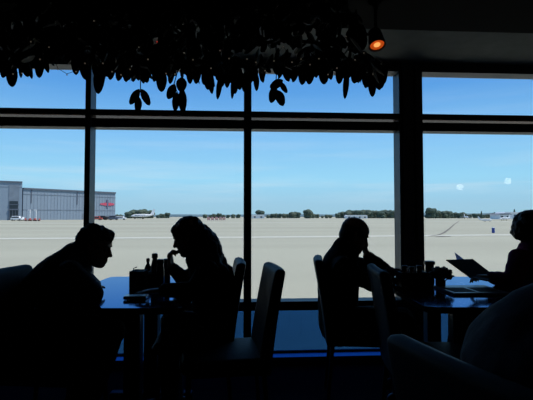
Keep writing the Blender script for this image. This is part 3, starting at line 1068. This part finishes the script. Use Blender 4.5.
def hair_long(trail):
    def fn(T, s, r, org):
        bm = bmesh.new()
        for c, rad in (((-.012, 0, .032), (.104, .086, .090)), ((-.045, 0, -.01), (.070, .082, .080)), ((.062, 0, .060), (.030, .058, .034))):
            ball(bm, Vector(c) * s, tuple(q * s for q in rad), 3, T)
        pts = [T @ (Vector((-.045, 0, .02)) * s)] + trail
        n = len(pts)
        tube(bm, pts, [(.085, .070), (.095, .075), (.100, .068), (.095, .055), (.075, .035)][:n], n=16, smoothp=4, side=(0, 1, 0))
        rn = random.Random(3)
        for k in range(26):        # loose locks
            off = Vector((rn.uniform(-.05, .05), rn.uniform(-.10, .10), 0))
            q = [pts[0] + off * .6] + [p + off * (1 + .1 * i) + Vector((.02 * math.sin(i * 2.1 + k), .012 * math.cos(i * 1.7 + k), 0)) for i, p in enumerate(pts[1:])]
            q[-1] = q[-1] + Vector((rn.uniform(-.01, .03), 0, rn.uniform(-.07, .01)))
            tube(bm, q, [.014, .016, .015, .012, .006][:len(q)], n=8, smoothp=5)
        fuse('hair', bm, M['hair_dark'], r, .006, 2, org, disp=lambda c: .009 * noise.noise(Vector((c.x, c.y, c.z * .5)) * 34) + .004 * noise.noise(c * 70))
    return fn


UP = Vector((0, 0, 1))
# --- man on the left, leaning over folded arms, looking right
person('man in a dark shirt leaning forward on folded arms, left side of left table', 1,
       W(95.5, 245.5, 2.47), math.radians(17), .95,
       [W(38, 331, 2.45), W(39, 312, 2.45), W(50, 291, 2.45), W(68, 270, 2.45), W(77, 257, 2.46)],
       (W(69, 275, 2.28), W(72, 270, 2.62)), (W(93, 293.5, 2.26), W(92, 286, 2.68)), (W(92, 288.5, 2.44), W(90, 289.5, 2.50)),
       ((((-.05, 1, -.05), (0, 0, -1), 1), dict(curl=.12)), (((.0, -1, -.05), (0, 0, -1), -1), dict(curl=.12))),
       (W(40, 337, 2.36), W(40, 335, 2.54)), (W(110.5, 331, 2.32), W(113, 324, 2.56)), (C(-1.06, 2.30, .08), C(-1.03, 2.56, .08)),
       dict(top=M['grey_shirt'], legs=M['trousers']), hair_short_wavy, 'long', 1.06)
# --- woman with long hair, chin on her hand, looking left
Wt = 2.66
person('woman with long wavy hair, hand at her chin, right side of left table', -1,
       W(188.5, 236, Wt), math.radians(20), .96,
       [W(214, 328, Wt), W(214, 311, Wt), W(211, 290, Wt), W(206, 270, Wt), W(200, 259, Wt)],
       (W(208, 271, 2.50), W(205, 268, 2.80)), (W(193, 290, 2.42), W(184, 280.5, 2.80)), (W(162, 290.5, 2.42), W(171.5, 266.5, 2.70)),
       ((((-1, -.05, -.02), (0, 0, -1), -1), dict(curl=.10, s=.85, thumb_curl=.1)), (((-.12, -.2, 1), (1, -.2, 0), -1), dict(curl=1.0, s=.92))),
       (W(214, 332, 2.57), W(214, 330, 2.75)), (W(172, 325, 2.57), W(171, 322, 2.74)), (C(-.55, 2.55, .08), C(-.56, 2.75, .08)),
       dict(top=M['black_top'], legs=M['jeans']),
       hair_long([W(207, 243, Wt), W(213, 257, Wt + .01), W(219, 272, Wt + .01), W(222, 287, Wt + .01)]), 'long', .90)
# --- man with cropped hair, cheek on his hand, looking right
Mt = 2.96
person('man with cropped hair, cheek resting on his hand, left side of right table', 1,
       W(354.5, 234.5, Mt), math.radians(24), 1.0,
       [W(339, 321, Mt), W(338, 303, Mt), W(338, 284, Mt), W(341, 263, Mt), W(346, 252, Mt)],
       (W(341, 267, Mt - .17), W(345, 263, Mt + .17)), (W(372, 284, 2.80), W(387, 272.5, 3.06)), (W(389, 274, 2.94), W(367, 256, 3.00)),
       ((((1, .35, .25), (0, .3, -1), 1), dict(curl=.55)), (((-.34, -.2, 1), (-1, -.2, -.2), 1), dict(curl=.7, s=.92))),
       (W(339, 323, Mt - .09), W(339, 323, Mt + .09)), (W(402, 322, Mt - .14), W(402, 318, Mt + .10)), (C(.84, 2.80, .08), C(.90, 3.06, .08)),
       dict(top=M['black_top'], legs=M['trousers']), hair_cropped, 'long', 1.0,
       extra_cloth=lambda bm: tube(bm, [W(342.5, 251, Mt), W(344.5, 246, Mt)], [.078, .070], n=16))
# --- woman in plum, reading
Pt = 2.86
person('woman in a plum jacket holding an open menu, right edge of right table', -1,
       W(532, 231, Pt), math.radians(38), 1.0,
       [W(541, 322, Pt), W(540, 304, Pt), W(534, 284, Pt), W(529, 264, Pt), W(531, 253, Pt)],
       (W(519.5, 259.5, Pt - .17), W(521, 258.5, Pt + .15)), (W(512, 282.5, Pt - .22), W(511, 280.5, Pt + .10)), (W(491, 277.5, Pt - .14), W(491, 276.5, Pt + .06)),
       ((((-1, .12, .12), (-.1, 0, -1), -1), dict(curl=.5, s=.85, thumb_curl=-.2)), (((-1, -.1, .15), (0, 0, -1), 1), dict(curl=.5, s=.85, thumb_curl=-.2))),
       (W(541, 326, Pt - .09), W(541, 324, Pt + .08)), (W(464, 322, Pt - .09), W(462, 318, Pt + .10)), (C(1.27, Pt - .1, .08), C(1.23, Pt + .12, .08)),
       dict(top=M['plum'], legs=M['trousers'], kind='jacket'), hair_bob, 'long', .95)
# --- person in the foreground at lower right, back half turned, head outside the view
Ft = .86
person('person in a dark navy jacket seen from behind, seated at lower right corner', 1,
       C(.765, .88, 1.235), math.radians(20), 1.0,
       [C(.545, Ft, .57), C(.525, Ft, .68), C(.525, Ft, .80), C(.535, Ft, .92), C(.62, Ft, 1.02)],
       (C(.545, Ft - .17, .97), C(.65, Ft + .17, .945)), (C(.70, Ft - .24, .74), C(.80, Ft + .20, .74)), (C(.93, Ft - .12, .70), C(.95, Ft + .12, .70)),
       ((((1, .4, -.3), (0, 0, -1), 1), dict(curl=.5)), (((1, -.4, -.3), (0, 0, -1), -1), dict(curl=.5))),
       (C(.56, Ft - .09, .56), C(.56, Ft + .09, .56)), (C(1.00, Ft - .12, .56), C(1.00, Ft + .12, .56)), (C(.98, Ft - .13, .08), C(.98, Ft + .13, .08)),
       dict(top=M['navy_shirt'], legs=M['trousers'], kind='jacket'), hair_short_wavy, 'long', 1.08)

# ================================================================ things on the left table
TT = 0.7505


def on_table(px, d):
    p = W(px, 216.5, d); p.z = TT
    return p


def bottle(px, d, R_, H_, body, capm, label, cat='bottle', neck=.45):
    r = empty('sauce_bottle' if cat == 'bottle' else cat.replace(' ', '_'), on_table(px, d)); tag(r, label, cat)
    bm = bmesh.new()
    lathe(bm, [(R_ * .9, 0), (R_, .006), (R_, H_ * .55), (R_ * .9, H_ * .64), (R_ * neck, H_ * .78), (R_ * neck, H_ * .86)], 18)
    link('glass_body', bm, body, r, smooth=True)
    bm = bmesh.new()
    lathe(bm, [(R_ * neck * 1.25, H_ * .85), (R_ * neck * 1.25, H_ * .97), (R_ * neck * .9, H_)], 16)
    link('cap', bm, capm, r)
    return r


def shaker(px, d, label):
    r = empty('salt_shaker', on_table(px, d)); tag(r, label, 'shaker')
    bm = bmesh.new(); lathe(bm, [(.022, 0), (.024, .004), (.019, .05), (.018, .065)], 16); link('body', bm, M['dark_glass'], r, smooth=True)
    bm = bmesh.new(); lathe(bm, [(.020, .064), (.020, .076), (.012, .088), (.002, .091)], 16); link('lid', bm, M['steel'], r, smooth=True)
    return r


def caddy(px, d, w, dp, h, label, rz=-YAW):
    r = empty('condiment_caddy', on_table(px, d), rz); tag(r, label, 'caddy')
    bm = bmesh.new()
    box(bm, -w / 2, w / 2, -dp / 2, dp / 2, 0, .008, .002)
    box(bm, -w / 2, w / 2, -dp / 2, -dp / 2 + .006, .006, h, .002)
    box(bm, -w / 2, w / 2, dp / 2 - .006, dp / 2, .006, h, .002)
    box(bm, -w / 2, -w / 2 + .006, -dp / 2, dp / 2, .006, h, .002)
    box(bm, w / 2 - .006, w / 2, -dp / 2, dp / 2, .006, h, .002)
    link('tray', bm, M['caddy'], r)
    bm = bmesh.new()
    tube(bm, [(-w / 2 + .01, 0, h * .6), (-w / 2 + .01, 0, h + .012), (-w / 2 + .03, 0, h + .02)], [.003] * 3, 8)
    link('handle', bm, M['steel'], r)
    return r


caddy(139.5, 2.84, .088, .12, .105, 'black condiment caddy on the left table, before the woman')
# sachets standing in the caddy
for k in range(7):
    p = on_table(139.5, 2.84)
    bm = bmesh.new(); box(bm, -.038, .038, -.003, .003, .012, .100, .001)
    o = link('sugar_sachet', bm, M['menu'] if k % 2 else M['cap'], origin=(0, 0, 0))
    o.location = p + Vector((0, -.042 + k * .014, .0)); o.rotation_euler = (.05 * (k % 3 - 1), 0, -YAW)
    tag(o, 'dark sachet packed upright inside the black caddy on the left table', 'sachet', 'sachets in the caddy')
shaker(150.5, 2.92, 'small shaker standing right of the black caddy')
bottle(148.5, 3.02, .024, .165, M['dark_glass'], M['cap'], 'short slim bottle just behind the caddy on left table', neck=.4)
bottle(155.2, 2.94, .026, .205, M['red_plastic'], M['cap'], 'tallest sauce bottle right of the caddy, with narrow capped neck', neck=.62)
bottle(160.8, 2.88, .026, .172, M['dark_glass'], M['cap'], 'sauce bottle between the tallest bottle and the hand at chin', neck=.75)
bottle(167.0, 2.98, .026, .165, M['red_plastic'], M['cap'], 'sauce bottle behind the raised wrist of the long-haired woman', neck=.8)
bottle(158.0, 3.06, .030, .125, M['dark_glass'], M['cap'], 'squat jar-like bottle behind the two tallest sauce bottles', neck=.85)

# phone in the woman's hand
r = empty('phone', W(137, 291.2, 2.42), -YAW + .05)
r.location.z = TT + .012
tag(r, 'dark phone under the fingers of the long-haired woman', 'phone')
bm = bmesh.new(); box(bm, -.065, .055, -.036, .036, -.010, .008, .004); link('case', bm, M['phone'], r)
bm = bmesh.new(); box(bm, -.060, .050, -.032, .032, .008, .0088); link('screen', bm, M['phone'], r)

# ================================================================ things on the right table
caddy(411, 2.86, .17, .13, .095, 'black condiment caddy on the right table, before the column')
bottle(404, 2.86, .022, .125, M['dark_glass'], M['cap'], 'bottle at the left inside the right table caddy', neck=.7).location.z += .009
bottle(411, 2.86, .022, .118, M['red_plastic'], M['cap'], 'bottle in the middle of the right table caddy', neck=.7).location.z += .009
bottle(418.5, 2.86, .022, .125, M['dark_glass'], M['cap'], 'bottle at the right inside the right table caddy', neck=.7).location.z += .009
bottle(428.8, 2.94, .031, .155, M['dark_glass'], M['cap'], 'thick dark bottle between the caddy and the flowers', neck=.92)


def posy(px, d, label, n, R_, hz, seed, vase_h=.05):
    r = empty('flower_arrangement', on_table(px, d)); tag(r, label, 'flowers')
    rn = random.Random(seed)
    bm = bmesh.new(); lathe(bm, [(.022, 0), (.030, .01), (.032, vase_h), (.027, vase_h)], 16); link('vase', bm, M['dark_glass'], r, smooth=True)
    fl = bmesh.new(); st = bmesh.new()
    for k in range(n):
        a = rn.uniform(0, 2 * PI); e = rn.uniform(-.25, 1.2); q = rn.uniform(.55, 1.0)
        c = Vector((math.cos(a) * math.cos(e) * R_[0] * q, math.sin(a) * math.cos(e) * R_[1] * q, hz + math.sin(e) * R_[2] * q))
        rr = rn.uniform(.013, .019)
        # blossom: five petals and a heart
        ball(fl, c, rr * .7, 1)
        for j in range(5):
            b = j / 5 * 2 * PI
            ball(fl, c + Vector((math.cos(b) * rr * .8, math.sin(b) * rr * .6, math.sin(b + k) * rr * .5)), (rr * .6, rr * .55, rr * .4), 1)
        tube(st, [(0, 0, vase_h * .6), c * .55 + Vector((0, 0, .01)), c], [.002, .002, .0018], 6)
    link('stems', st, M['vine'], r)
    link('blossoms', fl, M['flower'], r, smooth=True)
    return r


posy(439.5, 2.80, 'dark flower posy on the right table, between column and menu', 62, (.062, .06, .055), .075, 4)
posy(391.0, 2.92, 'small dark flower posy beside the hand of the cropped-hair man', 22, (.048, .04, .026), .085, 9)

# newspaper / booklet lying on the table
r = empty('newspaper', C(1.225, 2.67, TT), -YAW + .04)
tag(r, 'folded paper lying flat on the right table below the menu', 'newspaper')
bm = bmesh.new(); box(bm, -.165, .165, -.14, .14, .0005, .014, .003); link('folded_sheets', bm, M['print'], r)
bm = bmesh.new()
for k in range(2): box(bm, -.145 + k * .15, -.015 + k * .15, -.11, .05, .014, .0145)
link('printed_columns', bm, M['menu'], r)

# open menu held by the woman in plum: two stiff boards meeting in a spine, and a loose sheet
def board(bm, pts, th):
    pts = [Vector(p) for p in pts]
    nrm = (pts[1] - pts[0]).cross(pts[3] - pts[0]).normalized() * th / 2
    a = [bm.verts.new(p + nrm) for p in pts]; b = [bm.verts.new(p - nrm) for p in pts]
    bm.faces.new(a); bm.faces.new(list(reversed(b)))
    for i in range(4): bm.faces.new((a[i], b[i], b[(i + 1) % 4], a[(i + 1) % 4]))


s0 = W(470, 277.5, 2.66); s1 = W(491, 273.5, 2.90)
e0 = W(446, 260.0, 2.66); e1 = W(472.5, 259.2, 2.92)
f0 = W(487, 281, 2.60); f1 = W(502, 274.5, 2.86)
org = Vector(s0)
r = empty('menu', org); tag(r, 'open dark menu held up in front of the woman in plum', 'menu')
bm = bmesh.new(); board(bm, [e0 - org, s0 - org, s1 - org, e1 - org], .006); link('front_board', bm, M['menu'], r)
bm = bmesh.new(); board(bm, [s0 - org, f0 - org, f1 - org, s1 - org], .006); link('rear_board', bm, M['menu'], r)
bm = bmesh.new(); tube(bm, [s0 - org, s1 - org], [.005, .005], 8); link('spine', bm, M['menu'], r)
bm = bmesh.new(); board(bm, [W(454.6, 252.3, 2.80) - org, W(457.5, 262, 2.79) - org, W(470, 266, 2.86) - org, W(463.5, 259.0, 2.86) - org], .0012)
link('loose_page', bm, M['white_paper'], r)

# ================================================================ hanging leaf garland
rn = random.Random(11)


def leaf(bm, base, tip, width, face=None, fold=.25, bend=.0):
    base = Vector(base); tip = Vector(tip)
    d = tip - base; L = d.length; d.normalize()
    s = Vector(face) if face is not None else Vector((rn.uniform(-1, 1), rn.uniform(-1, 1), rn.uniform(-.4, .4)))
    s = (s - d * s.dot(d))
    if s.length < 1e-3: s = d.orthogonal()
    s.normalize(); nrm = d.cross(s)
    prev = None
    prof = ((0, .06), (.12, .55), (.3, .92), (.5, 1.0), (.7, .86), (.87, .62), (.96, .34), (1.0, .05))
    for t, w in prof:
        c = base + d * L * t + nrm * bend * L * math.sin(t * PI)
        q = [bm.verts.new(c - s * w * width / 2 + nrm * fold * w * width / 2), bm.verts.new(c),
             bm.verts.new(c + s * w * width / 2 + nrm * fold * w * width / 2)]
        if prev:
            bm.faces.new((prev[0], prev[1], q[1], q[0])); bm.faces.new((prev[1], prev[2], q[2], q[1]))
        prev = q


gar = empty('leaf_garland', C(-.6, 2.42, 2.52))
tag(gar, 'thick dark garland of broad leaves hanging along the ceiling', 'garland')
g0 = Vector(gar.location)


def glink(name, bm, m_, parent=gar):
    bmesh.ops.translate(bm, verts=bm.verts, vec=-g0)
    me = bpy.data.meshes.new(name); bm.to_mesh(me); bm.free(); me.materials.append(m_)
    o = bpy.data.objects.new(name, me); COL.objects.link(o); o.parent = parent
    return o


low = [(-60, 74), (0, 73), (12, 76), (25, 72), (38, 73), (48, 70), (60, 62), (72, 66), (80, 72), (95, 80), (104, 76), (112, 78), (125, 80), (142, 82),
       (150, 79), (162, 82), (175, 80), (186, 82), (198, 82), (205, 82), (214, 86), (224, 82), (232, 86), (242, 84), (250, 80), (258, 82),
       (268, 80), (280, 84), (290, 78), (302, 80), (312, 76), (324, 80), (335, 76), (346, 82), (355, 76), (366, 80), (374, 84), (383, 78), (386, 66)]


def lowy(x):
    for (a, ya), (b, yb) in zip(low[:-1], low[1:]):
        if a <= x <= b: return ya + (yb - ya) * (x - a) / (b - a)
    return 60


bm = bmesh.new()
cnt = 0
while cnt < 2600:
    x = rn.uniform(-70, 386); y = rn.uniform(-34, 84)
    ly = lowy(x)
    if y > ly - 13: continue
    # right end tapers up; thin places where the soffit shows through
    if x > 352 and y < 8 + (x - 352) * 1.4: continue
    if 368 < x and 22 < y < 56: continue
    if 232 < x < 300 and 38 < y < 62 and rn.random() < .84: continue
    if 335 < x < 352 and 20 < y < 55 and rn.random() < .6: continue
    if 300 < x and y < 40 and rn.random() < .35: continue
    d = rn.uniform(2.22, 2.68)
    b = W(x, y, d)
    b = Vector((b.x, b.y, min(b.z, 2.49)))
    L = rn.uniform(.065, .115)
    dirv = Vector((rn.gauss(0, .45), rn.gauss(0, .5), -1 + abs(rn.gauss(0, .35)))).normalized()
    if b.z + dirv.z * L > 2.5: continue
    leaf(bm, b, b + dirv * L, L * rn.uniform(.42, .55), fold=rn.uniform(.1, .4))
    cnt += 1
# the fringe: leaves whose tips make the lower edge
fringe = [(3, 78, 9), (12, 87, 9), (21, 78, 4), (28, 77, 9), (32, 79, 4), (39.5, 78, 8), (48.5, 73, 6), (76, 75, 7), (86, 80, 8), (98, 94, 9), (103, 82, 6),
          (110, 80, 7), (118, 81, 7), (126, 82, 7), (133, 82, 6), (147, 83, 7), (154, 82, 6), (161.5, 92, 9), (170, 84, 6), (190, 84, 6), (196, 84, 7),
          (204, 85, 7), (208, 90, 7), (212, 94, 6), (217.5, 99.5, 5), (222, 87, 6), (227, 88, 6), (232, 99, 4), (235, 94, 7), (240, 90, 7), (244, 92, 6),
          (250, 84, 6), (256.6, 91, 5), (262, 82, 6), (289, 80, 6), (294, 81, 7), (302, 85, 8), (308.6, 84.5, 8), (316, 78, 6), (324, 84.5, 9), (331, 80, 7),
          (339, 84, 7), (344.8, 99, 5), (348, 79, 6), (354, 83.5, 9), (361, 78, 7), (365.5, 87, 8), (372.5, 97, 7), (380.5, 89, 8), (384, 84, 6)]
for x, y, w in fringe:
    d = rn.uniform(2.32, 2.5)
    L = .115 if w > 5 else .10
    if y > 92: L = .15
    tip = W(x, y, d); base = tip + Vector((rn.uniform(-.022, .022), rn.uniform(-.03, .03), L))
    leaf(bm, base, tip, w / F * d * 1.25, face=(1, rn.uniform(-.3, .3), 0), fold=.15, bend=rn.uniform(-.05, .05))
glink('foliage', bm, M['leaf'])
bm = bmesh.new()
for dd, zz, ph in ((2.36, 2.30, 0), (2.50, 2.20, 2), (2.44, 2.42, 4)):
    pts = [C(-1.9 + k * .14, dd + .05 * math.sin(k * .9 + ph), zz + .03 * math.sin(k * 1.3 + ph)) for k in range(18)]
    tube(bm, pts, [.010] * len(pts), 8, smoothp=3)
glink('vine_stem', bm, M['vine'])
for k in range(6):
    bm = bmesh.new(); p = C(-1.7 + k * .42, 2.44, 2.42)
    tube(bm, [p, Vector((p.x, p.y, 2.521))], [.004, .004], 6)
    glink('hanging_wire', bm, M['vine'])
# drooping sprigs: stem and leaves given by their seen outline (x0,y0)-(x1,y1)
sprigs = [([(140.5, 72), (140.5, 92)], [((139.5, 89), (130, 104.5), 8), ((141.5, 89), (149.5, 105.5), 8), ((139, 97), (137.5, 113), 7.5)], 2.38),
          ([(178, 70), (174, 84), (178, 94)], [((175, 84), (168, 99), 9), ((182, 77), (181, 92), 11), ((177, 92), (175, 111), 8), ((182, 88), (183, 113), 9)], 2.36),
          ([(277, 66), (276, 80), (277, 90)], [((283, 80), (270, 88), 9), ((275, 86), (271, 103), 9), ((277, 90), (283, 106), 10), ((280, 82), (287, 93), 6)], 2.38),
          ([(356, 10), (358, 28)], [((356, 26), (355, 54), 12), ((360, 24), (362, 40), 7)], 2.42),
          ([(372, 62), (373, 76)], [((371, 74), (365, 88), 8), ((374, 76), (380, 90), 8)], 2.40)]
for st, lv, d in sprigs:
    bm = bmesh.new()
    for a, b, w in lv:
        leaf(bm, W(a[0], a[1], d), W(b[0], b[1], d + .01), w / F * d, face=(1, .1, -.1), fold=.12)
    sp = glink('sprig', bm, M['leaf'])
    bm = bmesh.new(); tube(bm, [W(x, y, d) for x, y in st], [.0028] * len(st), 6)
    glink('sprig_stem', bm, M['vine'], sp)

# fairy lights wound through the garland
fl = empty('fairy_lights', C(-.6, 2.3, 2.3)); tag(fl, 'string of tiny dim lights wound through the leaf garland', 'string lights')
g0 = Vector(fl.location)
bm = bmesh.new()
fpts = []
for k in range(42):
    x = 4 + k * 9
    y = 66 + 8 * math.sin(k * 1.1) - (14 if k % 5 == 0 else 0) - (24 if k % 7 == 3 else 0)
    if x > 385: break
    fpts.append(W(x, y, 2.27 + .03 * math.sin(k)))
tube(bm, fpts, [.0016] * len(fpts), 5, cap=False)
glink('wire', bm, M['vine'], fl)
for k, p in enumerate(fpts):
    bm = bmesh.new(); ball(bm, p - Vector((0, 0, .005)), .0042, 1)
    glink('bulb', bm, M['red_bulb'] if k == 17 else M['bulb'], fl)

# ================================================================ amber spot lamp under the ceiling
sp = empty('spot_lamp', W(376, 40, 2.62)); tag(sp, 'small black ceiling spot glowing amber beside the garland', 'lamp')
axis = Vector((0.05, -.42, -1)).normalized()
rotm = axis.to_track_quat('-Z', 'Y').to_matrix().to_4x4()
bm = bmesh.new()
lathe(bm, [(.022, .075), (.040, .06), (.046, .0), (.050, -.035), (.050, -.045), (.044, -.045), (.042, -.03), (.040, -.028)], 24)
bmesh.ops.transform(bm, matrix=rotm, verts=bm.verts); link('housing', bm, M['lamp_body'], sp, smooth=False)
bm = bmesh.new(); lathe(bm, [(.0415, -.0375), (.0415, -.034)], 24); bmesh.ops.transform(bm, matrix=rotm, verts=bm.verts); link('lens', bm, M['lamp_glow'], sp)
bm = bmesh.new(); lathe(bm, [(.008, -.041), (.020, -.039), (.020, -.036)], 20); bmesh.ops.transform(bm, matrix=rotm, verts=bm.verts); link('bulb', bm, M['lamp_core'], sp)
bm = bmesh.new()
tube(bm, [(0, 0, .05), (0, .01, .13), (0, 0, 2.52 - sp.location.z)], [.010, .010, .012], 10)
lathe(bm, [(.045, 2.50 - sp.location.z), (.045, 2.52 - sp.location.z)], 20)
link('stem', bm, M['lamp_body'], sp)

# ================================================================ globe pendants deep in the room (mirrored in the glass)
def globe(px, py, dv, label):
    # mirror the apparent place behind the glass back into the room
    p = W(px, py, dv)
    p = Vector((p.x, 2 * YG - p.y, p.z))
    r = empty('pendant_lamp', p); tag(r, label, 'lamp', 'pendant lamps behind the viewer')
    bm = bmesh.new(); ball(bm, (0, 0, 0), .065, 3); link('globe', bm, M['globe'], r, smooth=True)
    bm = bmesh.new(); lathe(bm, [(.03, .045), (.03, .07), (.008, .075), (.006, 2.52 - p.z)], 12); link('cord', bm, M['lamp_body'], r)


globe(460, 187, 9.0, 'globe pendant lamp behind the viewer, left of the mirrored pair')
globe(508, 181, 9.0, 'globe pendant lamp behind the viewer, right of the mirrored pair')
